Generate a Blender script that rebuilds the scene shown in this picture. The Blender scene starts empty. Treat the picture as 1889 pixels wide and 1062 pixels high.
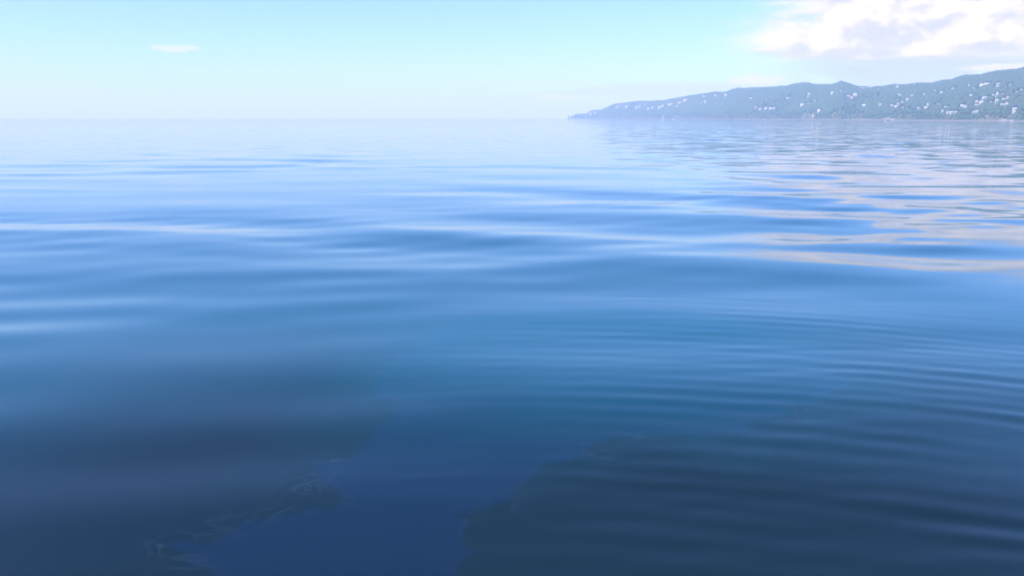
import bpy, bmesh, math, random
import numpy as np
from mathutils import Vector, Matrix

random.seed(7); rng = np.random.default_rng(11)
SC = bpy.context.scene
COL = SC.collection
R = math.radians

# ------------------------------------------------------------------ camera
CAM_H = 7.0
PW, PH, F = 1889.0, 1062.0, 1636.0          # size of the picture and focal length in its pixels
HORIZON = 217.0
PITCH = math.atan((PH / 2 - HORIZON) / F)
cd = bpy.data.cameras.new('camera'); cam = bpy.data.objects.new('camera', cd); COL.objects.link(cam)
cd.sensor_width = 36.0; cd.lens = 36.0 * F / PW
cd.clip_start = 0.1; cd.clip_end = 60000
cam.location = (0, 0, CAM_H)
cam.rotation_euler = (math.pi / 2 - PITCH, 0, 0)
SC.camera = cam

# ------------------------------------------------------------------ light, sky, exposure
SUN_AZ, SUN_EL = R(-116), R(46)             # azimuth from +Y towards +X: behind the viewer, to the left
SC.view_settings.view_transform = 'Standard'
SC.view_settings.look = 'None'
SC.view_settings.gamma = 1.0
SC.view_settings.use_curve_mapping = False
SC.view_settings.exposure = 0.60
SC.cycles.use_denoising = True
SC.cycles.max_bounces = 8
SC.cycles.volume_bounces = 2

sd = bpy.data.lights.new('sun', 'SUN'); sun = bpy.data.objects.new('sun', sd); COL.objects.link(sun)
sd.energy = 4.5; sd.angle = R(0.5); sd.color = (1.0, 0.97, 0.93)
sdir = Vector((math.sin(SUN_AZ) * math.cos(SUN_EL), math.cos(SUN_AZ) * math.cos(SUN_EL), math.sin(SUN_EL)))
sun.rotation_euler = (-sdir).to_track_quat('-Z', 'Y').to_euler()
sun.location = (0, 0, 400)


class NT:
    """small helper for writing node trees as expressions"""
    def __init__(s, tree):
        s.t = tree
    def n(s, kind, **kw):
        nd = s.t.nodes.new(kind)
        for k, v in kw.items():
            setattr(nd, k, v)
        return nd
    def put(s, sock, v):
        if v is None:
            return
        if hasattr(v, 'is_output') or isinstance(v, bpy.types.NodeSocket):
            s.t.links.new(v, sock)
        else:
            sock.default_value = v
    def m(s, op, a, b=None, c=None):
        nd = s.n('ShaderNodeMath', operation=op)
        for i, v in enumerate((a, b, c)):
            s.put(nd.inputs[i], v)
        return nd.outputs[0]
    def add(s, a, b): return s.m('ADD', a, b)
    def sub(s, a, b): return s.m('SUBTRACT', a, b)
    def mul(s, a, b): return s.m('MULTIPLY', a, b)
    def ss(s, v, lo, hi, a=0.0, b=1.0):
        nd = s.n('ShaderNodeMapRange', interpolation_type='SMOOTHSTEP')
        s.put(nd.inputs['Value'], v)
        s.put(nd.inputs['From Min'], lo); s.put(nd.inputs['From Max'], hi)
        s.put(nd.inputs['To Min'], a); s.put(nd.inputs['To Max'], b)
        return nd.outputs[0]
    def xyz(s, x, y, z=0.0):
        nd = s.n('ShaderNodeCombineXYZ')
        for i, v in enumerate((x, y, z)):
            s.put(nd.inputs[i], v)
        return nd.outputs[0]
    def noise(s, vec, scale, detail=4.0, rough=0.5, dist=0.0, dim='3D'):
        nd = s.n('ShaderNodeTexNoise', noise_dimensions=dim)
        s.put(nd.inputs['Vector'], vec)
        nd.inputs['Scale'].default_value = scale; nd.inputs['Detail'].default_value = detail
        nd.inputs['Roughness'].default_value = rough; nd.inputs['Distortion'].default_value = dist
        return nd.outputs['Fac']
    def mix(s, f, a, b):
        nd = s.n('ShaderNodeMix', data_type='RGBA')
        s.put(nd.inputs[0], f); s.put(nd.inputs[6], a); s.put(nd.inputs[7], b)
        return nd.outputs[2]


def build_world():
    w = bpy.data.worlds.new('World'); SC.world = w; w.use_nodes = True
    w.cycles.sampling_method = 'MANUAL'; w.cycles.sample_map_resolution = 512
    t = w.node_tree; t.nodes.clear(); q = NT(t)
    tc = q.n('ShaderNodeTexCoord')
    sep = q.n('ShaderNodeSeparateXYZ'); t.links.new(tc.outputs['Generated'], sep.inputs[0])
    x, y, z = sep.outputs
    az = q.mul(q.m('ARCTAN2', x, y), 57.2958)
    el = q.mul(q.m('ARCSINE', z), 57.2958)
    sky = q.n('ShaderNodeTexSky', sky_type='NISHITA')
    sky.sun_disc = False; sky.sun_elevation = SUN_EL; sky.sun_rotation = SUN_AZ
    sky.air_density = 1.0; sky.dust_density = 0.4; sky.ozone_density = 3.0; sky.altitude = 0
    b0 = q.n('ShaderNodeBackground'); tint = q.n('ShaderNodeMix', data_type='RGBA', blend_type='MULTIPLY')
    tint.inputs[0].default_value = 1.0; t.links.new(sky.outputs[0], tint.inputs[6]); tint.inputs[7].default_value = (0.66, 0.82, 1.42, 1)
    t.links.new(tint.outputs[2], b0.inputs[0]); b0.inputs[1].default_value = 0.14
    cur = b0.outputs[0]

    def layer(alpha, colour):
        nonlocal cur
        b = q.n('ShaderNodeBackground'); q.put(b.inputs[0], colour); b.inputs[1].default_value = 1.0
        mx = q.n('ShaderNodeMixShader')
        q.put(mx.inputs[0], alpha); t.links.new(cur, mx.inputs[1]); t.links.new(b.outputs[0], mx.inputs[2])
        cur = mx.outputs[0]

    # low, faint cloud streaks over the sea horizon and in front of the headland
    st = q.noise(q.xyz(q.mul(az, 0.16), q.mul(el, 1.5), 3.1), 1.0, 4, 0.5, 0.2)
    band = q.mul(q.ss(el, 0.2, 1.0), q.sub(1.0, q.ss(el, 1.7, 2.6)))
    aD = q.mul(q.mul(band, q.ss(st, 0.36, 0.6)), q.mul(q.ss(az, -8.0, 4.0), 0.9))
    layer(aD, (0.49, 0.56, 0.74, 1))
    # pale shade hanging under the cloud bank over the land
    st2 = q.noise(q.xyz(q.mul(az, 0.20), q.mul(el, 0.9), 8.7), 1.0, 4, 0.5, 0.3)
    aB = q.mul(q.mul(q.ss(az, 14.0, 21.0), q.sub(1.0, q.ss(az, 130, 165))),
               q.mul(q.ss(el, 0.6, 2.2), q.sub(1.0, q.ss(el, 4.0, 5.2))))
    layer(q.mul(aB, q.ss(st2, 0.16, 0.45)), (0.44, 0.50, 0.75, 1))
    # cumulus bank over the land side
    def dens(ox, oy, det):
        p = q.xyz(q.add(az, ox), q.mul(q.add(el, oy), 1.7), 0.0)
        n1 = q.noise(p, 0.23, det, 0.55, 0.0, '2D')
        vor = q.n('ShaderNodeTexVoronoi', feature='SMOOTH_F1', voronoi_dimensions='2D')
        wob = q.noise(p, 0.9, 2, 0.5, 0.0, '2D')
        q.put(vor.inputs['Vector'], q.xyz(q.add(q.add(az, ox), q.mul(wob, 2.0)), q.add(q.mul(q.add(el, oy), 1.7), q.mul(wob, 1.6)), 0.0))
        vor.inputs['Scale'].default_value = 0.42
        return q.add(n1, q.mul(q.sub(0.45, vor.outputs['Distance']), 0.28))
    d0 = dens(0.0, 0.0, 6); d1 = dens(-0.45, 0.6, 3)
    wob = q.noise(q.xyz(0.0, q.mul(el, 0.8), 5.5), 1.0, 3)
    azw = q.add(az, q.mul(q.sub(wob, 0.5), 8.0))
    base = q.add(3.0, q.mul(q.noise(q.xyz(q.mul(az, 0.3), 0.0, 2.0), 1.0, 3), 0.5))
    bank = q.mul(q.mul(q.ss(azw, 13.5, 19.5), q.sub(1.0, q.ss(az, 130, 165))), q.sub(1.0, q.ss(el, 7.3, 8.4)))
    flat = q.ss(q.sub(el, base), 0.0, 0.35)
    cov = q.add(q.mul(bank, 0.45), q.mul(q.ss(az, 20.0, 28.0), 0.12))
    a1 = q.mul(q.mul(q.ss(q.add(d0, cov), 0.60, 0.92), flat), bank)
    lit = q.ss(q.add(q.sub(d0, d1), q.mul(q.sub(el, 4.2), 0.010)), -0.14, 0.12)
    cc = q.mix(lit, (0.52, 0.52, 0.68, 1), (0.80, 0.73, 0.76, 1))
    # thin layered veil at the seaward end of the bank
    sv = q.noise(q.xyz(q.mul(az, 0.22), q.mul(el, 1.0), 0.0), 1.0, 5, 0.55, 0.0, '2D')
    av = q.mul(q.mul(q.ss(azw, 12.5, 18.0), q.sub(1.0, q.ss(az, 130, 165))), q.mul(q.ss(el, 2.9, 3.9), q.sub(1.0, q.ss(el, 7.2, 8.3))))
    layer(q.mul(av, q.ss(sv, 0.30, 0.56, 0.25, 0.95)), q.mix(q.ss(sv, 0.4, 0.62), (0.55, 0.56, 0.73, 1), (0.76, 0.70, 0.77, 1)))
    layer(a1, cc)
    # single small cloud far out over the open sea
    def puff(a0, e0, wa, we, op, colour):
        da = q.m('DIVIDE', q.sub(az, a0), wa); de = q.m('DIVIDE', q.sub(el, e0), we)
        r2 = q.add(q.mul(da, da), q.mul(de, de))
        nn = q.noise(q.xyz(q.mul(az, 1.2), q.mul(el, 3.0), e0), 1.0, 4)
        layer(q.mul(q.ss(q.add(r2, q.mul(q.sub(nn, 0.5), 2.2)), 0.2, 1.15, 1.0, 0.0), op), colour)
    puff(-20.15, 3.98, 1.6, 0.27, 0.55, (0.72, 0.68, 0.76, 1))
    puff(3.0, 1.22, 1.7, 0.22, 0.6, (0.72, 0.68, 0.76, 1))
    puff(15.0, 2.25, 1.8, 0.40, 0.7, (0.72, 0.67, 0.74, 1))
    puff(28.5, 2.70, 2.6, 0.26, 0.8, (0.74, 0.68, 0.72, 1))
    out = q.n('ShaderNodeOutputWorld'); t.links.new(cur, out.inputs[0])

build_world()

# ------------------------------------------------------------------ helpers
def ray(px, py):
    """azimuth and tan(elevation) of a picture point"""
    u, v = (px - PW / 2) / F, (PH / 2 - py) / F
    fy, fz = math.cos(PITCH) + v * math.sin(PITCH), -math.sin(PITCH) + v * math.cos(PITCH)
    return math.atan2(u, fy), fz / math.hypot(u, fy)

def ground(px, py):
    a, te = ray(px, py)
    d = CAM_H / -te
    return (math.sin(a) * d, math.cos(a) * d)

def material(name):
    m = bpy.data.materials.new(name); m.use_nodes = True
    return m, NT(m.node_tree), m.node_tree.nodes['Principled BSDF']

def plain(name, colour, rough=0.7, vary=0.12, scale=0.6):
    m, q, b = material(name)
    tc = q.n('ShaderNodeTexCoord')
    f = q.noise(tc.outputs['Object'], scale, 4, 0.6)
    d = tuple(c * (1 - vary) for c in colour) + (1,); l = tuple(min(1, c * (1 + vary)) for c in colour) + (1,)
    q.put(b.inputs['Base Color'], q.mix(q.ss(f, 0.3, 0.7), d, l))
    b.inputs['Roughness'].default_value = rough
    return m

def mesh_np(name, verts, faces, mat, smooth=False):
    me = bpy.data.meshes.new(name)
    verts = np.asarray(verts, np.float32); faces = np.asarray(faces, np.int32)
    n, k = faces.shape
    me.vertices.add(len(verts)); me.vertices.foreach_set('co', verts.ravel())
    me.loops.add(n * k); me.loops.foreach_set('vertex_index', faces.ravel())
    me.polygons.add(n); me.polygons.foreach_set('loop_start', np.arange(0, n * k, k, dtype=np.int32))
    me.polygons.foreach_set('use_smooth', np.full(n, smooth))
    me.update(calc_edges=True); me.validate()
    if mat: me.materials.append(mat)
    o = bpy.data.objects.new(name, me); COL.objects.link(o)
    return o

def smst(x, a, b):
    t = np.clip((x - a) / (b - a), 0, 1); return t * t * (3 - 2 * t)

def vnoise(x, y, seed=0, octs=4):
    """value noise, numpy"""
    out = np.zeros_like(x, dtype=float); amp = 1.0; tot = 0
    for o in range(octs):
        xi, yi = np.floor(x).astype(np.int64), np.floor(y).astype(np.int64)
        fx, fy = x - xi, y - yi; fx = fx * fx * (3 - 2 * fx); fy = fy * fy * (3 - 2 * fy)
        def h(i, j):
            v = (i * 374761393 + j * 668265263 + (seed + o) * 1442695041) & 0xffffffff
            v = ((v ^ (v >> 13)) * 1274126177) & 0xffffffff
            return ((v ^ (v >> 16)) & 0xffff) / 65535.0
        a = h(xi, yi) * (1 - fx) + h(xi + 1, yi) * fx; b = h(xi, yi + 1) * (1 - fx) + h(xi + 1, yi + 1) * fx
        out += amp * (a * (1 - fy) + b * fy); tot += amp; amp *= 0.5; x, y = x * 2.03, y * 2.03
    return out / tot

# ------------------------------------------------------------------ sea
def sea_material():
    m, q, b = material('sea_water')
    at = q.n('ShaderNodeAttribute', attribute_name='blue_patch'); sdv = at.outputs['Fac']
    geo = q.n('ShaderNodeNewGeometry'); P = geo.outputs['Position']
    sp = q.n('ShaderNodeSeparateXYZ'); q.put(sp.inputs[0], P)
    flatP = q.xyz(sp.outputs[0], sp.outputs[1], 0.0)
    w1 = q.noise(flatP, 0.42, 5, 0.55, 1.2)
    blue_patch = q.ss(q.add(sdv, q.mul(q.sub(w1, 0.5), 2.4)), -0.10, 0.12)
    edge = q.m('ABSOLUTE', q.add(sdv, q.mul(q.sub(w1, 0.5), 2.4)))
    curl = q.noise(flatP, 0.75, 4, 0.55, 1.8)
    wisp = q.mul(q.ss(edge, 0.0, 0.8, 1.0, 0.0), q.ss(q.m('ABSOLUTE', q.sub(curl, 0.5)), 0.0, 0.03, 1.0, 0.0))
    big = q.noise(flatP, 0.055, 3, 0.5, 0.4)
    # dark base colour close by, lighter blue-green farther out, a bluer patch between
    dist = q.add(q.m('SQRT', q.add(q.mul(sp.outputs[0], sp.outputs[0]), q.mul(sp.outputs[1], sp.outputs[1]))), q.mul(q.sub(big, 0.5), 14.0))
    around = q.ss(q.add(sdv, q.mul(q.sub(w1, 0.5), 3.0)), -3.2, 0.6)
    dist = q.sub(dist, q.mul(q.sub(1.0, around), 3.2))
    far_tone = q.ss(dist, 14.0, 31.0)
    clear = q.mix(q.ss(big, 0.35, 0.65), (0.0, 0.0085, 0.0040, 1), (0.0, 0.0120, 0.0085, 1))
    clear = q.mix(far_tone, clear, (0.0006, 0.076, 0.094, 1))
    patch_tone = q.mix(far_tone, (0.0002, 0.0115, 0.0225, 1), (0.0006, 0.084, 0.108, 1))
    c = q.mix(blue_patch, clear, patch_tone)
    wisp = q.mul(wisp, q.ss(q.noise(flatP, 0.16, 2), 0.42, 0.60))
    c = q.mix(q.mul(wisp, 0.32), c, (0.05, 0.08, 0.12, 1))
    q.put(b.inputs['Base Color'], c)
    rdist = q.m('SQRT', q.add(q.mul(sp.outputs[0], sp.outputs[0]), q.mul(sp.outputs[1], sp.outputs[1])))
    q.put(b.inputs['Roughness'], q.ss(rdist, 150, 900, 0.05, 0.05))
    b.inputs['IOR'].default_value = 1.333
    # fine waves beyond the reach of the modelled ones
    r = q.m('SQRT', q.add(q.mul(sp.outputs[0], sp.outputs[0]), q.mul(sp.outputs[1], sp.outputs[1])))
    nz = q.n('ShaderNodeTexNoise'); nz.inputs['Scale'].default_value = 1.0; nz.inputs['Detail'].default_value = 2.5
    nz.inputs['Roughness'].default_value = 0.5
    q.put(nz.inputs['Vector'], q.xyz(q.mul(sp.outputs[0], 0.13), q.mul(sp.outputs[1], 0.17), 0.0))
    side = q.m('DIVIDE', sp.outputs[0], r)      # ruffled by the breeze on the land side, calm out to sea
    k = q.mul(q.ss(side, 0.03, 0.30, 0.09, 0.42), q.ss(r, 60, 260))
    off = q.n('ShaderNodeVectorMath', operation='SUBTRACT'); t_ = q.t
    t_.links.new(nz.outputs['Color'], off.inputs[0]); off.inputs[1].default_value = (0.5, 0.5, 0.5)
    flat = q.n('ShaderNodeVectorMath', operation='MULTIPLY'); t_.links.new(off.outputs[0], flat.inputs[0]); flat.inputs[1].default_value = (1, 1, 0)
    sc_ = q.n('ShaderNodeVectorMath', operation='SCALE'); t_.links.new(flat.outputs[0], sc_.inputs[0]); q.put(sc_.inputs['Scale'], k)
    ad = q.n('ShaderNodeVectorMath', operation='ADD'); t_.links.new(geo.outputs['Normal'], ad.inputs[0]); t_.links.new(sc_.outputs[0], ad.inputs[1])
    bp = q.n('ShaderNodeVectorMath', operation='NORMALIZE'); t_.links.new(ad.outputs[0], bp.inputs[0])
    q.put(b.inputs['Normal'], bp.outputs[0])
    return m

def build_sea():
    inv = np.linspace(1 / 9.0, 1 / 400.0, 800)
    rr = np.concatenate([np.linspace(0.4, 8.7, 14), 1 / inv, np.geomspace(420, 15000, 60)])
    aa = np.concatenate([np.linspace(-42, 42, 660), np.linspace(42, 318, 76)[1:-1]]) * math.pi / 180
    nr, na = len(rr), len(aa)
    rg, ag = np.meshgrid(rr, aa, indexing='ij')
    x, y = rg * np.sin(ag), rg * np.cos(ag)
    dr = np.gradient(rr)[:, None] * np.ones((1, na))
    dc = rg * np.where(np.abs(ag) < R(42.01), R(84) / 660, R(276) / 75)
    sp = np.maximum(dr, dc * 0.7)
    z = np.zeros_like(x)
    g = np.random.default_rng(5)
    amod = 0.24 + 2.2 * smst(vnoise(x / 40 + 9, y / 26 + 9, 3, 3), 0.35, 0.85)
    def waves(count, l0, l1, spread, slope, head, env=1.0):
        nonlocal z
        for _ in range(count):
            lam = math.exp(g.uniform(math.log(l0), math.log(l1)))
            th = head + g.normal(0, spread)
            k = 2 * math.pi / lam
            A = slope * math.sqrt(2.0 / count) / k
            fade = smst(lam / sp, 2.2, 5.0)
            z += env * A * fade * np.cos(k * (x * math.sin(th) + y * math.cos(th)) + g.uniform(0, 6.28))
    amod *= (0.60 + 0.40 * smst(rg, 28, 75)) * (1 - 0.35 * smst(rg, 85, 190))
    waves(26, 8, 24, R(30), 0.021, R(6), amod)
    waves(18, 3.0, 8, R(32), 0.0065, R(-4), amod)
    # livelier water off the headland
    chop = smst(ag, R(7), R(24)) * smst(rg, 38, 90)
    waves(20, 3.0, 8, R(22), 0.034, R(0), chop)
    # wash rings spreading from the boat's own side
    cx, cy = -1.5, -13.0
    d = np.hypot(x - cx, y - cy); a2 = np.arctan2(x - cx, y - cy)
    env = (0.3 * smst(ag, R(-16), R(0)) + 0.7 * smst(ag, R(0), R(13))) * smst(rg, 11, 16) * (1 - smst(rg, 23, 40)) * (0.15 + 1.35 * vnoise(x / 4.5, y / 2.2, 21, 3))
    for lam, A in ((0.86, 0.0020), (1.0, 0.0026), (1.21, 0.0022), (1.6, 0.0014)):
        wob = 2.4 * vnoise(x / 5 + 4 + lam * 9, y / 5, 31, 2)
        z += env * A * smst(lam / sp, 2.2, 5) * np.cos(2 * math.pi * d / lam + wob * 2.2)
    # a weaker second set crossing them
    d2 = np.hypot(x - 12.0, y + 22.0)
    env2 = smst(ag, R(-12), R(14)) * smst(rg, 10, 15) * (1 - smst(rg, 24, 42)) * (1.5 * vnoise(x / 3.6 + 7, y / 2.0, 51, 3) - 0.2)
    for lam, A in ((0.78, 0.0011), (1.12, 0.0016), (1.85, 0.0024)):
        z += env2 * A * smst(lam / sp, 2.2, 5) * np.cos(2 * math.pi * d2 / lam + 5 * vnoise(x / 5 + lam * 7, y / 5, 61, 2))
    # slow oblique swell close by on the other side
    waves(7, 3.5, 9, R(9), 0.013, R(-19), (1 - smst(ag, R(-8), R(8))) * (1 - smst(rg, 30, 60)))
    v = np.stack([x, y, z], -1).reshape(-1, 3)
    i = np.arange(nr - 1)[:, None] * na; j = np.arange(na)[None, :]; j2 = (j + 1) % na
    quads = np.stack([i + j, i + na + j, i + na + j2, i + j2], -1).reshape(-1, 4)[:, ::-1]
    # closing cap under the viewer
    v = np.vstack([v, [[0, 0, 0]]])
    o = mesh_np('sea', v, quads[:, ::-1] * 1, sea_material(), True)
    bm = bmesh.new(); bm.from_mesh(o.data); bm.verts.ensure_lookup_table()
    cverts = [bm.verts[t] for t in range(na)]
    c = bm.verts[len(v) - 1]
    for t in range(na):
        bm.faces.new((c, cverts[t], cverts[(t + 1) % na])).smooth = True
    bmesh.ops.recalc_face_normals(bm, faces=bm.faces[-na:])
    bm.to_mesh(o.data); bm.free()
    me = o.data
    n = np.zeros(len(me.polygons) * 3); me.polygons.foreach_get('normal', n)
    if n.reshape(-1, 3)[:, 2].mean() < 0: me.flip_normals()
    # signed distance to the outline of the bluer patch in the water colour
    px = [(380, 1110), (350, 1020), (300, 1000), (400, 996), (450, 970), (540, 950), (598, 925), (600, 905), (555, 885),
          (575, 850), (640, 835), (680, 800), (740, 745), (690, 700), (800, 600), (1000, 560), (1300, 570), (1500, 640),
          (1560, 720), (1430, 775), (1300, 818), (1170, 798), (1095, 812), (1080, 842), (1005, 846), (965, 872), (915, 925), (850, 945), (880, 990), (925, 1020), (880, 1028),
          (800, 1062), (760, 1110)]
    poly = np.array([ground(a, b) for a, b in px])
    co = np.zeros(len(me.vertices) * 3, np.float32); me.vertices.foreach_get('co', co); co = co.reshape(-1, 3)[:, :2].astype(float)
    blue_patch = np.full(len(co), -60.0)
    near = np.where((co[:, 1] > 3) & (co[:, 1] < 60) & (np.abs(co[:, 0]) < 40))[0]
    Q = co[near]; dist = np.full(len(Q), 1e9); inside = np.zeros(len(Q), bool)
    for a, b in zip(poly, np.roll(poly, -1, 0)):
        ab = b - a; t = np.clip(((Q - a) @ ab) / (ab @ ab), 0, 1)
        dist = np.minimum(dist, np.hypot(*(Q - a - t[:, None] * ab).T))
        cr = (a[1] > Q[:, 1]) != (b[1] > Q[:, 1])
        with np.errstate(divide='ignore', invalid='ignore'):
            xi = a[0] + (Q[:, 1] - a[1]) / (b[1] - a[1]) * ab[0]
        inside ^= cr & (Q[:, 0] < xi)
    blue_patch[near] = np.where(inside, dist, -dist)
    at = me.attributes.new('blue_patch', 'FLOAT', 'POINT'); at.data.foreach_set('value', blue_patch.astype(np.float32))
    o['kind'] = 'structure'
    return o

build_sea()

# ------------------------------------------------------------------ headland
RIDGE = [(1050, 216), (1060, 211.5), (1083, 210), (1088, 205), (1095, 202.5), (1110, 202.5), (1117, 199), (1125, 195), (1135, 191), (1160, 188.5),
         (1175, 186), (1200, 186), (1225, 184.5), (1250, 180), (1275, 175.5), (1290, 173), (1320, 169), (1338, 169.5), (1350, 165), (1362, 161.5),
         (1372, 163), (1383, 161.5), (1420, 160), (1450, 158), (1465, 154), (1480, 152), (1493, 152.5), (1500, 155), (1535, 155.5), (1545, 151.5),
         (1553, 149.5), (1562, 152), (1575, 156), (1583, 159), (1600, 159), (1635, 158), (1645, 155), (1670, 156), (1690, 152), (1718, 153),
         (1735, 148), (1755, 146), (1765, 142), (1780, 138), (1810, 137), (1820, 134), (1835, 131), (1850, 129), (1880, 126), (1889, 124),
         (1960, 117), (2100, 108), (2300, 104), (2600, 112), (3000, 100), (3600, 95), (4600, 105)]
TREE_TOP = 8.0                                   # the ridge seen is made of tree tops
_az = np.array([ray(a, b)[0] for a, b in RIDGE]); _te = np.array([ray(a, b)[1] for a, b in RIDGE])
_shd_x = np.radians([3.5, 4.0, 8, 14, 20, 26, 30, 40, 55, 68])
_shd = np.array([5400, 5300, 4250, 3050, 2350, 1900, 1720, 1480, 1280, 1200.])
_wid = np.array([60, 60, 190, 380, 520, 620, 680, 760, 800, 800.])     # from the shore to the ridge
def shore(a): return np.interp(a, _shd_x, _shd) + 34 * (vnoise(np.asarray(a) * 70, np.zeros_like(a) + .5, 4, 3) - .5)
def width(a): return np.interp(a, _shd_x, _wid)
def ridge_h(a):
    # height of bare ground at the ridge, trees come on top
    d = shore(a) + width(a)
    h = CAM_H + np.interp(a, _az, _te) * d
    return np.maximum(h - TREE_TOP * smst(h, 10, 45), 0.6)

def hill(a, t):
    """x, y, z of the land at azimuth a and depth t (0 shore, 1 ridge, 2.2 far shore)"""
    a = np.asarray(a, float); t = np.asarray(t, float)
    d = shore(a) + width(a) * t
    H = ridge_h(a)
    prof = np.where(t <= 1, 0.10 * smst(t, 0, 0.05) + 0.90 * np.clip(t, 0, 1) ** 0.85, 1 - smst(t, 1.05, 2.3))
    x, y = d * np.sin(a), d * np.cos(a)
    gull = (vnoise(x / 160 + 50, y / 160 + 50, 8, 4) - 0.5) * 0.42 * H * np.clip(t, 0, 1) * (1 - smst(t, 0.55, 0.95)) * np.where(t < 1, 1, 0)
    z = H * prof + gull
    return x, y, np.where(t <= 0, -2.0, z)

def build_hills():
    az = np.concatenate([np.linspace(_az[0], R(33), 900), np.linspace(R(33), R(66), 260)[1:]])
    tt = np.concatenate([[-0.03, 0.0], np.linspace(0.004, 1.0, 110), np.linspace(1.03, 2.35, 40)])
    tg, ag = np.meshgrid(tt, az, indexing='ij')
    x, y, z = hill(ag, tg)
    z[-1] = -2.0; z[:, 0] = -2.0
    n, k = tg.shape
    i = np.arange(n - 1)[:, None] * k; j = np.arange(k - 1)[None, :]
    quads = np.stack([i + j, i + j + 1, i + k + j + 1, i + k + j], -1).reshape(-1, 4)
    m, q, b = material('hill_ground')
    geo = q.n('ShaderNodeNewGeometry'); s = q.n('ShaderNodeSeparateXYZ'); q.put(s.inputs[0], geo.outputs['Position'])
    f = q.noise(geo.outputs['Position'], 0.012, 5, 0.6); f2 = q.noise(geo.outputs['Position'], 0.09, 5, 0.6)
    veg = q.mix(q.ss(f, 0.4, 0.65), (0.045, 0.075, 0.025, 1), (0.13, 0.12, 0.06, 1))
    veg = q.mix(q.mul(f2, 0.5), veg, (0.03, 0.055, 0.018, 1))
    rock = q.mix(f2, (0.11, 0.095, 0.085, 1), (0.22, 0.19, 0.165, 1))
    q.put(b.inputs['Base Color'], q.mix(q.ss(q.add(s.outputs[2], q.mul(q.sub(f2, .5), 6.0)), 1.2, 3.5), rock, veg))
    b.inputs['Roughness'].default_value = 0.95
    o = mesh_np('hills', np.stack([x, y, z], -1).reshape(-1, 3), quads, m, True)
    nn = np.zeros(len(o.data.polygons) * 3); o.data.polygons.foreach_get('normal', nn)
    if nn.reshape(-1, 3)[:, 2].mean() < 0: o.data.flip_normals()
    o['kind'] = 'structure'
build_hills()

def on_hill(px, py):
    """where the sight line of a picture point meets the land"""
    a, te = ray(px, py)
    t = np.linspace(0.002, 1.0, 1500)
    x, y, z = hill(np.full_like(t, a), t)
    e = (z - CAM_H) / np.hypot(x, y)
    k = np.where(e >= te)[0]
    k = k[0] if len(k) else int(np.argmax(e))
    return float(x[k]), float(y[k]), float(z[k]), float(t[k]), a

# ------------------------------------------------------------------ houses
MW = {'white': plain('white_render', (0.60, 0.59, 0.56)), 'cream': plain('cream_render', (0.72, 0.66, 0.54)),
      'pink': plain('pink_render', (0.70, 0.52, 0.47)), 'tan': plain('tan_render', (0.50, 0.42, 0.32)),
      'grey': plain('grey_render', (0.34, 0.34, 0.33))}
MR = {'white': plain('white_roof', (0.55, 0.55, 0.54)), 'grey': plain('grey_roof', (0.42, 0.43, 0.44)),
      'red': plain('red_tile_roof', (0.42, 0.20, 0.14)), 'flat': plain('concrete_roof', (0.45, 0.44, 0.42))}
M_GLASS = plain('window_glass', (0.05, 0.07, 0.09), 0.15); M_DOOR = plain('timber_door', (0.20, 0.12, 0.07))
M_WOOD = plain('weathered_timber', (0.22, 0.19, 0.16)); M_HULL = plain('white_hull_paint', (0.80, 0.80, 0.79), 0.35)
M_ROCK = plain('shore_rock', (0.27, 0.235, 0.225), 0.95, 0.35, 0.15); M_DARK = plain('dark_metal', (0.10, 0.11, 0.12), 0.5)
M_DECK = plain('deck_planking', (0.45, 0.36, 0.25))

def box(bm, x0, x1, y0, y1, z0, z1):
    vs = [bm.verts.new(p) for p in ((x0, y0, z0), (x1, y0, z0), (x1, y1, z0), (x0, y1, z0), (x0, y0, z1), (x1, y0, z1), (x1, y1, z1), (x0, y1, z1))]
    for f in ((3, 2, 1, 0), (4, 5, 6, 7), (0, 1, 5, 4), (1, 2, 6, 5), (2, 3, 7, 6), (3, 0, 4, 7)):
        bm.faces.new([vs[i] for i in f])

def part(name, bm, mat, parent):
    me = bpy.data.meshes.new(name); bm.to_mesh(me); bm.free(); me.materials.append(mat)
    o = bpy.data.objects.new(name, me); COL.objects.link(o); o.parent = parent
    return o

def window_mesh():
    bm = bmesh.new(); box(bm, -0.6, 0.6, -0.03, 0.02, -0.65, 0.65)
    me = bpy.data.meshes.new('window'); bm.to_mesh(me); bm.free(); me.materials.append(M_GLASS); return me
WIN = window_mesh()
def door_mesh():
    bm = bmesh.new(); box(bm, -0.5, 0.5, -0.04, 0.02, 0.0, 2.1)
    me = bpy.data.meshes.new('door'); bm.to_mesh(me); bm.free(); me.materials.append(M_DOOR); return me
DOOR = door_mesh()

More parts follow.
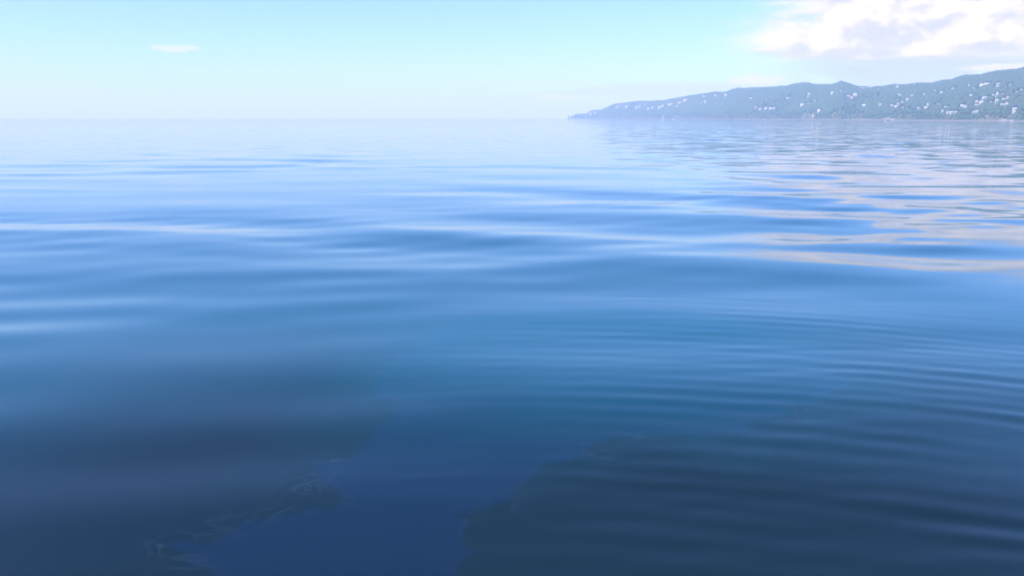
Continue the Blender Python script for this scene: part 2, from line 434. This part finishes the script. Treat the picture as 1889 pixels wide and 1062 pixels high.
HOUSE_SPOTS = []
def house(px, py, w, h, style, wall, roof, label, name='hillside_house', cat='house', group='houses scattered over the headland'):
    """w, h: size in picture points of the pale front; py its middle"""
    x, y, z, t, a = on_hill(px, py + h / 2)
    d = math.hypot(x, y); mpp = d / F
    W, Ht = max(w * mpp * 0.73, 3.0), max(h * mpp * 0.73, 2.6)
    D = min(max(W * 0.8, 5.0), 11.0)
    o = bpy.data.objects.new(name, None); COL.objects.link(o)
    o.empty_display_size = 2
    o.location = (x, y, z); o.rotation_euler.z = -a + random.uniform(-0.35, 0.35)
    o['label'] = label; o['category'] = cat; o['group'] = group
    rh = {'flat': 0.35, 'gable': 0.34 * Ht, 'hip': 0.30 * Ht, 'terrace': 0.35, 'front': 0.42 * Ht}[style]
    wh = Ht - rh
    slope = 0.25 * D + 1.2
    bm = bmesh.new(); hw = W / 2
    box(bm, -hw, hw, 0, D, -slope, wh)
    part('wall', bm, MW[wall], o)
    bm = bmesh.new(); e = 0.35
    if style in ('flat', 'terrace'):
        box(bm, -hw - e, hw + e, -e, D + e, wh + 0.002, wh + rh)
        box(bm, -hw - e, hw + e, -e, -e + 0.2, wh + rh + 0.002, wh + rh + 0.5)
    elif style == 'front':                      # gable towards the sea
        v = [bm.verts.new(p) for p in ((-hw - e, -e, wh), (hw + e, -e, wh), (0, -e, wh + rh), (-hw - e, D + e, wh), (hw + e, D + e, wh), (0, D + e, wh + rh))]
        for f in ((0, 1, 2), (5, 4, 3), (0, 3, 4, 1), (1, 4, 5, 2), (2, 5, 3, 0)): bm.faces.new([v[i] for i in f])
    else:
        k = 0.0 if style == 'gable' else min(hw * 0.6, D / 2)
        v = [bm.verts.new(p) for p in ((-hw - e, -e, wh), (hw + e, -e, wh), (hw + e, D + e, wh), (-hw - e, D + e, wh), (-hw - e + k, D / 2, wh + rh), (hw + e - k, D / 2, wh + rh))]
        for f in ((3, 2, 1, 0), (0, 1, 5, 4), (1, 2, 5), (2, 3, 4, 5), (3, 0, 4)): bm.faces.new([v[i] for i in f])
    part('roof', bm, MR[roof], o)
    n = max(2, int(W / 3.0)); floors = max(1, int(wh / 2.8))
    for fl in range(floors):
        zz = (fl + 0.55) * wh / floors
        for i in range(n):
            xx = -hw + (i + 0.5) * W / n
            if fl == 0 and i == n // 2:
                dd = bpy.data.objects.new('door', DOOR); COL.objects.link(dd); dd.parent = o; dd.location = (xx, 0, 0.02); continue
            c = bpy.data.objects.new('window', WIN); COL.objects.link(c); c.parent = o; c.location = (xx, 0, zz)
            c.scale = (min(1, W / n / 2.0), 1, min(1, wh / floors / 2.4))
    if style == 'terrace':
        bm = bmesh.new(); box(bm, -hw - 1.0, hw + 1.0, -3.0, -0.01, -slope, -0.05)
        part('terrace', bm, MW['white'], o)
    HOUSE_SPOTS.append((a, d, z, W, Ht))
    return o

# px, py, width, height, roof form, wall, roof, label
H = [
 (1090, 209.5, 8, 4, 'flat', 'white', 'flat', 'pale low house nearest the outer tip of the headland'),
 (1098, 207.5, 6, 4, 'hip', 'white', 'grey', 'second pale house from the tip, just right of the low outermost one'),
 (1140, 196.0, 8, 3, 'flat', 'white', 'flat', 'flat pale house under the crest, leftmost of the row near the tip'),
 (1156, 196.2, 8, 4, 'hip', 'white', 'white', 'faint wide house between two others on the crest row near the tip'),
 (1174, 198.2, 6, 5, 'gable', 'white', 'white', 'brighter house right of the faint wide one near the tip'),
 (1180, 195.8, 5, 4, 'gable', 'white', 'grey', 'small house touching the upper right of the bright crest house near the tip'),
 (1191, 192.5, 6, 3, 'flat', 'grey', 'flat', 'dim low house above the zigzag of bright houses near the tip'),
 (1196, 199.8, 6, 4.5, 'hip', 'white', 'white', 'bright house lowest and leftmost in the zigzag row near the tip'),
 (1203, 198.0, 5, 3.5, 'gable', 'white', 'grey', 'small dimmer house between the two bright ones of the zigzag row'),
 (1216, 198.0, 7, 5, 'gable', 'white', 'white', 'brightest house of the zigzag row above the white sailing boat'),
 (1222, 195.0, 6, 5, 'front', 'white', 'white', 'house joined to the upper right of the zigzag row, above the sailing boat'),
 (1237, 192.0, 14, 4, 'flat', 'white', 'flat', 'long low white building left of the pink roofed ones near the crest'),
 (1249, 194.8, 6, 4, 'hip', 'pink', 'red', 'small pinkish house below the end of the long white building'),
 (1255, 188.0, 8, 4.5, 'hip', 'cream', 'red', 'faint cream house between the long white and the long pink building'),
 (1265, 184.0, 14, 5, 'hip', 'pink', 'red', 'long pink building with reddish roof just under the skyline'),
 (1293, 189.5, 5, 4, 'flat', 'grey', 'flat', 'dim small house left of the lone bright house below the crest'),
 (1301, 186.8, 6.5, 6, 'front', 'white', 'white', 'lone bright square house well below the skyline, right of the pink building'),
 (1300, 177.0, 7, 3, 'flat', 'white', 'flat', 'faint flat house close under the skyline above the lone bright square one'),
 (1320, 176.0, 8, 4, 'hip', 'white', 'white', 'middle house of three spaced along the skyline left of the notch'),
 (1339, 175.2, 7, 5, 'gable', 'white', 'white', 'bright house at the foot of the step in the skyline'),
 (1386, 181.0, 6, 4, 'gable', 'white', 'white', 'small lone house in the dark middle slope, above the long low row'),
 (1413, 182.0, 3.5, 5, 'front', 'grey', 'grey', 'narrow faint tall house alone on the middle slope'),
 (1455, 180.0, 8, 3, 'flat', 'white', 'flat', 'thin flat white house right of the narrow tall one'),
 (1394, 198.0, 8, 4, 'flat', 'grey', 'flat', 'dim house at the left end of the low row of five'),
 (1402, 201.0, 6, 4, 'flat', 'white', 'grey', 'lowest house of the low row of five, second from its left'),
 (1412, 199.8, 6, 4.5, 'gable', 'white', 'white', 'bright middle house of the low row of five'),
 (1421, 199.8, 6, 4.5, 'gable', 'white', 'white', 'bright fourth house of the low row of five'),
 (1428, 199.3, 5, 4, 'hip', 'white', 'white', 'right end house of the low row of five'),
 (1480, 192.8, 9, 5, 'terrace', 'white', 'white', 'bright wide house with a terrace, left of a faint long neighbour'),
 (1492, 191.0, 9, 3, 'flat', 'grey', 'flat', 'faint long house touching the right of the bright terrace house'),
 (1492.5, 173.3, 6, 4, 'gable', 'white', 'white', 'small bright house high under the left rounded summit'),
 (1490, 178.8, 6, 3, 'flat', 'grey', 'flat', 'faint house just below the small bright one under the left summit'),
 (1503, 187.0, 6, 5, 'hip', 'grey', 'grey', 'dim square house up and right of the bright terrace house'),
 (1535, 171.2, 7.5, 7, 'front', 'white', 'white', 'largest bright white house below the saddle between the two summits'),
 (1510, 204.0, 6, 6, 'gable', 'white', 'white', 'lone bright house low on the slope under the dim square one'),
 (1500, 213.5, 5, 4, 'flat', 'white', 'white', 'small pale house just above the water, below the lone low bright one'),
 (1482, 215.6, 5, 3, 'flat', 'grey', 'flat', 'faint low hut at the waterline left of the small shore house'),
 (1553, 168.6, 9, 3.5, 'flat', 'grey', 'flat', 'faint long house below the right summit'),
 (1562, 169.5, 6, 3.5, 'gable', 'white', 'white', 'bright small house right of the faint long one below the summit'),
 (1565, 176.4, 8, 4, 'hip', 'cream', 'red', 'cream house, lower left of the tight cluster right of the summit'),
 (1571, 179.0, 6, 5, 'front', 'cream', 'red', 'lowest house of the tight cream cluster right of the summit'),
 (1577, 173.6, 9, 6, 'hip', 'white', 'grey', 'largest house at the upper right of the tight cream cluster'),
 (1594, 163.2, 13, 4.5, 'flat', 'white', 'flat', 'long white building lying along the low saddle of the skyline'),
 (1606, 163.2, 5.5, 6, 'front', 'white', 'white', 'pointed white house right beside the long skyline building'),
 (1621, 166.5, 5.5, 6, 'front', 'white', 'white', 'upright house second to the right of the long skyline building'),
 (1637, 165.0, 6, 4, 'gable', 'white', 'grey', 'faint low house between two upright ones under the skyline'),
 (1655, 161.5, 6, 8, 'flat', 'white', 'flat', 'tall narrow pale block standing against the skyline'),
 (1688, 156.0, 7, 5, 'hip', 'white', 'white', 'pale house at the very top of the slope, highest of the middle hill'),
 (1599, 184.5, 6, 4, 'flat', 'grey', 'flat', 'faint house above and right of the lone bright one of the middle slope'),
 (1593, 194.3, 7, 6, 'gable', 'white', 'white', 'lone bright house in the dark slope left of the stacked pink houses'),
 (1624, 193.0, 6, 5, 'gable', 'white', 'white', 'small lone house midway between a bright one and the stacked pink houses'),
 (1658.5, 176.0, 6.5, 6.5, 'flat', 'white', 'flat', 'bright square house directly above the stacked pink houses'),
 (1644, 181.4, 4, 3.5, 'gable', 'grey', 'grey', 'dim tiny house upper left of the stacked pink houses'),
 (1645, 194.4, 6, 5, 'hip', 'white', 'grey', 'dimmer of two houses at the lower left of the stacked pink houses'),
 (1652, 196.4, 6.5, 5, 'gable', 'white', 'white', 'very bright house at the foot of the stacked pink houses'),
 (1657.5, 184.8, 9, 3.6, 'terrace', 'pink', 'flat', 'uppermost of the three long pink houses stacked on the slope'),
 (1667, 188.2, 11, 3.6, 'terrace', 'pink', 'flat', 'longest of the three stacked pink houses, middle one, farthest right'),
 (1659, 191.2, 8, 3.6, 'terrace', 'pink', 'flat', 'lowest of the three long pink houses stacked on the slope'),
 (1674.5, 183.2, 6.5, 5, 'gable', 'white', 'white', 'bright house at the upper right corner of the stacked pink houses'),
 (1665, 198.0, 5, 4, 'hip', 'pink', 'red', 'dim pink house below the stacked pink houses'),
 (1686, 176.5, 10, 5, 'hip', 'cream', 'grey', 'wide faint house right of and above the stacked pink houses'),
 (1704, 174.0, 5.5, 5, 'hip', 'grey', 'grey', 'faint house right of the wide faint one above the stacked pink houses'),
 (1716, 167.5, 7, 4, 'gable', 'white', 'white', 'left and brighter house of the joined pair high on the right hill'),
 (1725.5, 167.0, 6, 3.5, 'flat', 'white', 'flat', 'right and dimmer house of the joined pair high on the right hill'),
 (1736.5, 171.0, 8, 5.5, 'hip', 'white', 'white', 'bright house just right of and below the joined pair'),
 (1758.5, 164.0, 9, 4.5, 'hip', 'white', 'white', 'lone wide house high on the right hill, above its wide twin'),
 (1753, 177.0, 9, 4.5, 'hip', 'cream', 'white', 'lone wide cream house below the high wide one on the right hill'),
 (1715, 192.0, 9, 4, 'flat', 'white', 'flat', 'long pale house above a bright small one, right of the stacked pink houses'),
 (1730.5, 191.5, 6, 4.5, 'hip', 'grey', 'grey', 'faint house right of the long pale one'),
 (1694.5, 199.0, 7, 5, 'hip', 'grey', 'grey', 'dim house low on the slope to the left of the bright small one'),
 (1707, 198.0, 7, 4.5, 'gable', 'white', 'white', 'bright small house below the long pale one right of the stacked pink houses'),
 (1745, 197.4, 6.5, 4, 'gable', 'cream', 'white', 'pale house above the row of three small houses near the shore'),
 (1738.5, 204.0, 4.5, 6.5, 'front', 'white', 'white', 'narrow upright house left of the row of three small houses'),
 (1749.5, 207.0, 4.5, 4, 'gable', 'white', 'white', 'left house of the row of three small houses near the shore'),
 (1755.5, 206.8, 5.5, 4.5, 'gable', 'white', 'white', 'middle house of the row of three small houses near the shore'),
 (1762, 206.8, 5, 4, 'gable', 'grey', 'white', 'right dim house of the row of three small houses near the shore'),
 (1774, 195.0, 6, 5.5, 'gable', 'white', 'white', 'bright left house of a pair in the open slope of the right hill'),
 (1780.5, 196.6, 6.5, 5, 'flat', 'white', 'grey', 'dim right house of a pair in the open slope of the right hill'),
 (1788, 158.0, 6, 4.5, 'gable', 'white', 'white', 'small bright house, upper left of a pair high on the right hill'),
 (1797, 164.0, 6, 5.5, 'gable', 'white', 'white', 'small bright house, lower right of a pair high on the right hill'),
 (1791, 176.5, 8, 5.5, 'hip', 'cream', 'white', 'pale house below the small high pair on the right hill'),
 (1811, 156.4, 8, 4, 'terrace', 'cream', 'flat', 'cream house with terrace beside a long thin one high on the right hill'),
 (1821, 154.6, 11, 3.5, 'flat', 'cream', 'flat', 'long thin cream house right of the cream terrace house high on the hill'),
 (1841.5, 154.0, 6, 3, 'flat', 'white', 'flat', 'thin pale house highest in the column of houses on the right hill'),
 (1840, 159.0, 8, 4, 'hip', 'white', 'grey', 'second house from the top of the column on the right hill'),
 (1854, 162.2, 7, 5, 'hip', 'grey', 'grey', 'faint house right of the upper column, left of a brighter pair'),
 (1864, 157.0, 6, 3.5, 'flat', 'grey', 'flat', 'faint thin house, upper one of a pair near the right edge'),
 (1866, 163.0, 7, 5, 'gable', 'white', 'white', 'brighter lower house of a pair high near the right edge'),
 (1831.5, 175.6, 4, 4, 'gable', 'white', 'white', 'tiny bright house left of the gabled one in the village'),
 (1839.5, 172.0, 5.5, 7, 'front', 'white', 'white', 'tall house with pointed gable in the village on the right'),
 (1839.5, 178.6, 7, 3, 'flat', 'cream', 'flat', 'thin flat house directly under the pointed gable house'),
 (1839.5, 184.8, 5.5, 5, 'gable', 'white', 'white', 'house third down below the pointed gable house'),
 (1838, 191.2, 6, 3.5, 'hip', 'grey', 'grey', 'dim house at the bottom of the column under the pointed gable'),
 (1851.5, 173.0, 5, 4.5, 'hip', 'pink', 'red', 'pinkish house at the top of the brightest village cluster'),
 (1858.5, 180.0, 7, 6, 'hip', 'tan', 'red', 'tan house right of the brightest village house'),
 (1850.5, 183.5, 5.5, 5.5, 'gable', 'white', 'white', 'brightest house in the middle of the village cluster'),
 (1848, 193.0, 6, 4.5, 'gable', 'white', 'white', 'left house of the pair below the village cluster'),
 (1857, 191.8, 5.5, 6, 'gable', 'white', 'white', 'right taller house of the pair below the village cluster'),
 (1818, 179.5, 10, 5, 'hip', 'white', 'grey', 'wide slanting pale house left of the village'),
 (1801, 187.3, 6, 4, 'gable', 'white', 'white', 'upper left house of the group above one long low front'),
 (1810, 187.8, 8, 5, 'hip', 'white', 'grey', 'upper right house of the group above one long low front'),
 (1803, 194.2, 13, 3, 'flat', 'white', 'flat', 'long low white front below two houses on the right slope'),
 (1796, 205.6, 6, 4, 'front', 'white', 'grey', 'left dimmer house of a close pair near the shore on the right'),
 (1802, 205.4, 5.5, 4.8, 'gable', 'white', 'white', 'right brighter house of a close pair near the shore on the right'),
 (1827, 188.0, 5, 5, 'hip', 'tan', 'red', 'faint tan house left of the column in the village'),
 (1871.5, 200.4, 9, 4, 'flat', 'white', 'flat', 'upper of two stacked flat houses below the village near the right edge'),
 (1870.5, 206.2, 7, 4, 'flat', 'white', 'flat', 'lower of two stacked flat houses below the village near the right edge'),
 (1875, 171.0, 6, 5, 'gable', 'white', 'grey', 'house above the rightmost bright one at the picture edge'),
 (1881, 179.6, 7, 4.5, 'gable', 'white', 'white', 'rightmost bright house, at the edge of the picture'),
 (1884, 166.0, 6, 4.5, 'hip', 'grey', 'grey', 'faint house highest at the right edge of the picture'),
]
for row in H: house(*row)

# ------------------------------------------------------------------ boats, marker, rocks at the shore
def at_sea(px, d):
    a = ray(px, 217)[0]
    return d * math.sin(a), d * math.cos(a), a

def boat(px, d, length, mast, label, head):
    x, y, a = at_sea(px, d)
    o = bpy.data.objects.new('sailing_boat' if mast else 'motor_boat', None); COL.objects.link(o)
    o.location = (x, y, 0); o.rotation_euler.z = head
    o['label'] = label; o['category'] = 'boat'; o['group'] = 'boats lying off the headland'
    bm = bmesh.new(); L = length / 2; B = length * 0.16; rings = []
    for s in np.linspace(-1, 1, 9):
        b = B * (1 - max(0, s) ** 2.2) * (0.86 if s < -0.9 else 1) + 0.02; sh = 0.11 * length + 0.05 * length * max(0, s) ** 2
        rings.append([bm.verts.new(p) for p in ((s * L, -b, sh), (s * L * 0.93, -b * 0.75, 0.1), (s * L * 0.88, 0, -0.5), (s * L * 0.93, b * 0.75, 0.1), (s * L, b, sh))])
    for r0, r1 in zip(rings, rings[1:]):
        for i in range(4): bm.faces.new((r0[i], r1[i], r1[i + 1], r0[i + 1]))
        bm.faces.new((r0[4], r1[4], r1[0], r0[0]))
    bm.faces.new(rings[0]); bm.faces.new(rings[-1][::-1])
    bmesh.ops.recalc_face_normals(bm, faces=bm.faces)
    part('hull', bm, M_HULL, o)
    bm = bmesh.new(); dz = 0.11 * length
    box(bm, -0.35 * L, 0.30 * L, -B * 0.6, B * 0.6, dz - 0.05, dz + 0.09 * length)
    c = part('cabin', bm, M_HULL, o)
    bm = bmesh.new(); box(bm, -0.25 * L, 0.24 * L, -B * 0.6 - 0.02, B * 0.6 + 0.02, dz + 0.04 * length, dz + 0.07 * length)
    part('window', bm, M_GLASS, c)
    if mast:
        bm = bmesh.new(); bmesh.ops.create_cone(bm, cap_ends=True, segments=8, radius1=0.16, radius2=0.09, depth=mast, matrix=Matrix.Translation((0.1 * L, 0, dz + mast / 2)))
        part('mast', bm, M_HULL, o)
        bm = bmesh.new(); box(bm, -0.75 * L, 0.08 * L, -0.22, 0.22, dz + 0.14 * length, dz + 0.19 * length)
        part('boom', bm, M_HULL, o)
        bm = bmesh.new()
        v = [bm.verts.new(p) for p in ((0.0, -0.04, dz + 0.2 * length), (-0.7 * L, -0.04, dz + 0.2 * length), (0.05 * L, -0.04, dz + mast * 0.95),
                                       (0.0, 0.04, dz + 0.2 * length), (-0.7 * L, 0.04, dz + 0.2 * length), (0.05 * L, 0.04, dz + mast * 0.95))]
        for f in ((0, 1, 2), (5, 4, 3), (0, 3, 4, 1), (1, 4, 5, 2), (2, 5, 3, 0)): bm.faces.new([v[i] for i in f])
        part('sail', bm, M_HULL, o)
boat(1224, 3700, 19, 17, 'white sailing boat with mast up close under the headland', R(20))
boat(1243, 3560, 12, 0, 'small pale motor boat just right of the sailing boat', R(170))
boat(1358, 2900, 12, 0, 'pale motor boat by the shore, left of the middle of the headland', R(8))
boat(1411, 2640, 9, 0, 'small bright motor boat at the shore below the low row of houses', R(185))

x, y, a = at_sea(1048.5, 3300)
o = bpy.data.objects.new('beacon', None); COL.objects.link(o); o.location = (x, y, 0); o.rotation_euler.z = -a
o['label'] = 'slender dark marker standing in the water off the headland tip'; o['category'] = 'beacon'
bm = bmesh.new(); bmesh.ops.create_cone(bm, cap_ends=True, segments=12, radius1=3.4, radius2=2.6, depth=4, matrix=Matrix.Translation((0, 0, 1))); part('base', bm, M_ROCK, o)
bm = bmesh.new(); bmesh.ops.create_cone(bm, cap_ends=True, segments=12, radius1=1.5, radius2=1.0, depth=11, matrix=Matrix.Translation((0, 0, 8.5))); part('tower', bm, M_DARK, o)
bm = bmesh.new(); bmesh.ops.create_cone(bm, cap_ends=True, segments=12, radius1=1.9, radius2=1.9, depth=0.3, matrix=Matrix.Translation((0, 0, 14.16)))
bmesh.ops.create_cone(bm, cap_ends=True, segments=10, radius1=0.9, radius2=0.7, depth=2.2, matrix=Matrix.Translation((0, 0, 15.42))); part('lantern', bm, M_DARK, o)

def rock(px, t, rad, label, seed):
    a = ray(px, 217)[0]; x, y, z = [float(v) for v in hill(a, t)]
    bm = bmesh.new(); bmesh.ops.create_icosphere(bm, subdivisions=3, radius=1.0)
    g = np.random.default_rng(seed); ks = g.normal(0, 2.0, (7, 3)); ph = g.uniform(0, 6, 7)
    for v in bm.verts:
        f = 1 + 0.13 * sum(math.sin(float(np.dot(k, v.co)) * 1.7 + p) for k, p in zip(ks, ph)) / 1.5
        v.co = Vector((v.co.x * rad * 1.5 * f, v.co.y * rad * f, v.co.z * rad * 0.75 * f))
    o = part('shore_rock', bm, M_ROCK, None); o.location = (x, y, 0.5); o.rotation_euler.z = -a
    o['label'] = label; o['category'] = 'rock'; o['group'] = 'rocks along the waterline'
rock(1638, 0.004, 6.5, 'pale lilac rock outcrop at the waterline below the stacked pink houses', 1)
rock(1647, 0.002, 4.5, 'smaller rock right beside the pale outcrop below the stacked pink houses', 2)
rock(1852, 0.003, 5.0, 'low pinkish rock at the waterline below the village', 3)
rock(1866, 0.002, 4.0, 'small pinkish rock at the waterline, nearest the right edge', 4)
rock(1066, 0.10, 7.0, 'low flat dark rock at the very tip of the headland', 5)
rock(1440, 0.003, 4.0, 'small grey rock at the waterline in the middle of the headland', 6)

# ------------------------------------------------------------------ woodland over the headland
def build_wood():
    g = np.random.default_rng(3)
    N = 120000
    a = np.where(g.random(N) < 0.86, g.uniform(_az[1], R(33), N), g.uniform(R(33), R(64), N))
    t = g.uniform(0.012, 1.22, N)
    # even spread over ground area
    area = width(a) * (shore(a) + width(a) * t)
    keep = g.random(N) < area / area.max() * 1.0
    a, t = a[keep], t[keep]
    x, y, z = hill(a, t)
    open_ = vnoise(x / 130 + 20, y / 130 + 20, 15, 4)
    keep = (z > 2.0) & ((open_ < 0.60) | (g.random(len(a)) < 0.25)) & (z > 2.2 + 3 * g.random(len(a)))
    d = np.hypot(x, y)
    rad = g.uniform(2.6, 4.6, len(a)) * np.clip(0.45 + z / 60, 0.55, 1.0)
    for (ha, hd, hz, W, Ht) in HOUSE_SPOTS:     # gardens and the cleared ground in front of each house
        lat = (a - ha) * hd; dep = d - hd
        clear = (np.abs(lat) < W / 2 + rad + 0.5) & (dep > -rad - 26) & (dep < 12 + rad)
        # leave what stays below the sight line to the house
        clear &= (z + rad * 2.0 > hz - 1.0) | (dep > -rad - 6)
        keep &= ~clear
    x, y, z, rad, t = x[keep], y[keep], z[keep], rad[keep], t[keep]
    n = len(x)
    protos = []
    for s in range(6):
        bm = bmesh.new(); bmesh.ops.create_icosphere(bm, subdivisions=2, radius=1.0)
        gg = np.random.default_rng(100 + s)
        for v in bm.verts:
            v.co *= 0.78 + 0.45 * gg.random(); v.co.z *= 0.92
        V = np.array([v.co[:] for v in bm.verts]); Fc = np.array([[w.index for w in f.verts] for f in bm.faces]); bm.free()
        protos.append((V, Fc))
    bm = bmesh.new(); bmesh.ops.create_icosphere(bm, subdivisions=1, radius=1.0)
    V1 = np.array([v.co[:] for v in bm.verts]); F1 = np.array([[w.index for w in f.verts] for f in bm.faces]); bm.free()
    vs, fs, base = [], [], 0
    for k in range(n):
        V, Fc = (protos[k % 6] if g.random() < 0.0 else (V1 * (0.75 + 0.5 * g.random((len(V1), 1))), F1))
        r = rad[k]; an = g.uniform(0, 6.28); c, s = math.cos(an), math.sin(an)
        P = V @ np.array([[c, s, 0], [-s, c, 0], [0, 0, 1.0]])
        P = P * np.array([r, r, r * g.uniform(0.85, 1.25)]) + np.array([x[k], y[k], z[k] + r * 0.85])
        vs.append(P); fs.append(Fc + base); base += len(V)
    m, q, b = material('tree_foliage')
    geo = q.n('ShaderNodeNewGeometry')
    isl = geo.outputs['Random Per Island']
    f = q.noise(geo.outputs['Position'], 0.35, 3, 0.6)
    c = q.mix(isl, (0.040, 0.075, 0.025, 1), (0.065, 0.105, 0.038, 1))
    c = q.mix(q.ss(f, 0.35, 0.7), c, (0.05, 0.085, 0.03, 1))
    q.put(b.inputs['Base Color'], c); b.inputs['Roughness'].default_value = 0.9
    o = mesh_np('woodland', np.vstack(vs), np.vstack(fs), m, True)
    o['kind'] = 'stuff'; o['label'] = 'dense green woodland covering the whole headland'; o['category'] = 'woodland'
    print('trees', n)
build_wood()

# ------------------------------------------------------------------ haze
def build_haze():
    bm = bmesh.new(); box(bm, -16000, 16000, -16000, 16000, -4.0, 220.0)
    bmesh.ops.recalc_face_normals(bm, faces=bm.faces)
    m = bpy.data.materials.new('haze_air'); m.use_nodes = True; t = m.node_tree; t.nodes.clear()
    out = t.nodes.new('ShaderNodeOutputMaterial'); v = t.nodes.new('ShaderNodeVolumePrincipled')
    v.inputs['Color'].default_value = (0.50, 0.68, 1.0, 1)
    v.inputs['Absorption Color'].default_value = (1, 1, 1, 1)
    v.inputs['Density'].default_value = 0.00026
    v.inputs['Anisotropy'].default_value = 0.0
    t.links.new(v.outputs[0], out.inputs['Volume'])
    o = part('haze', bm, m, None); o['kind'] = 'stuff'
    o['label'] = 'thin pale blue haze over the sea and headland'; o['category'] = 'haze'
build_haze()
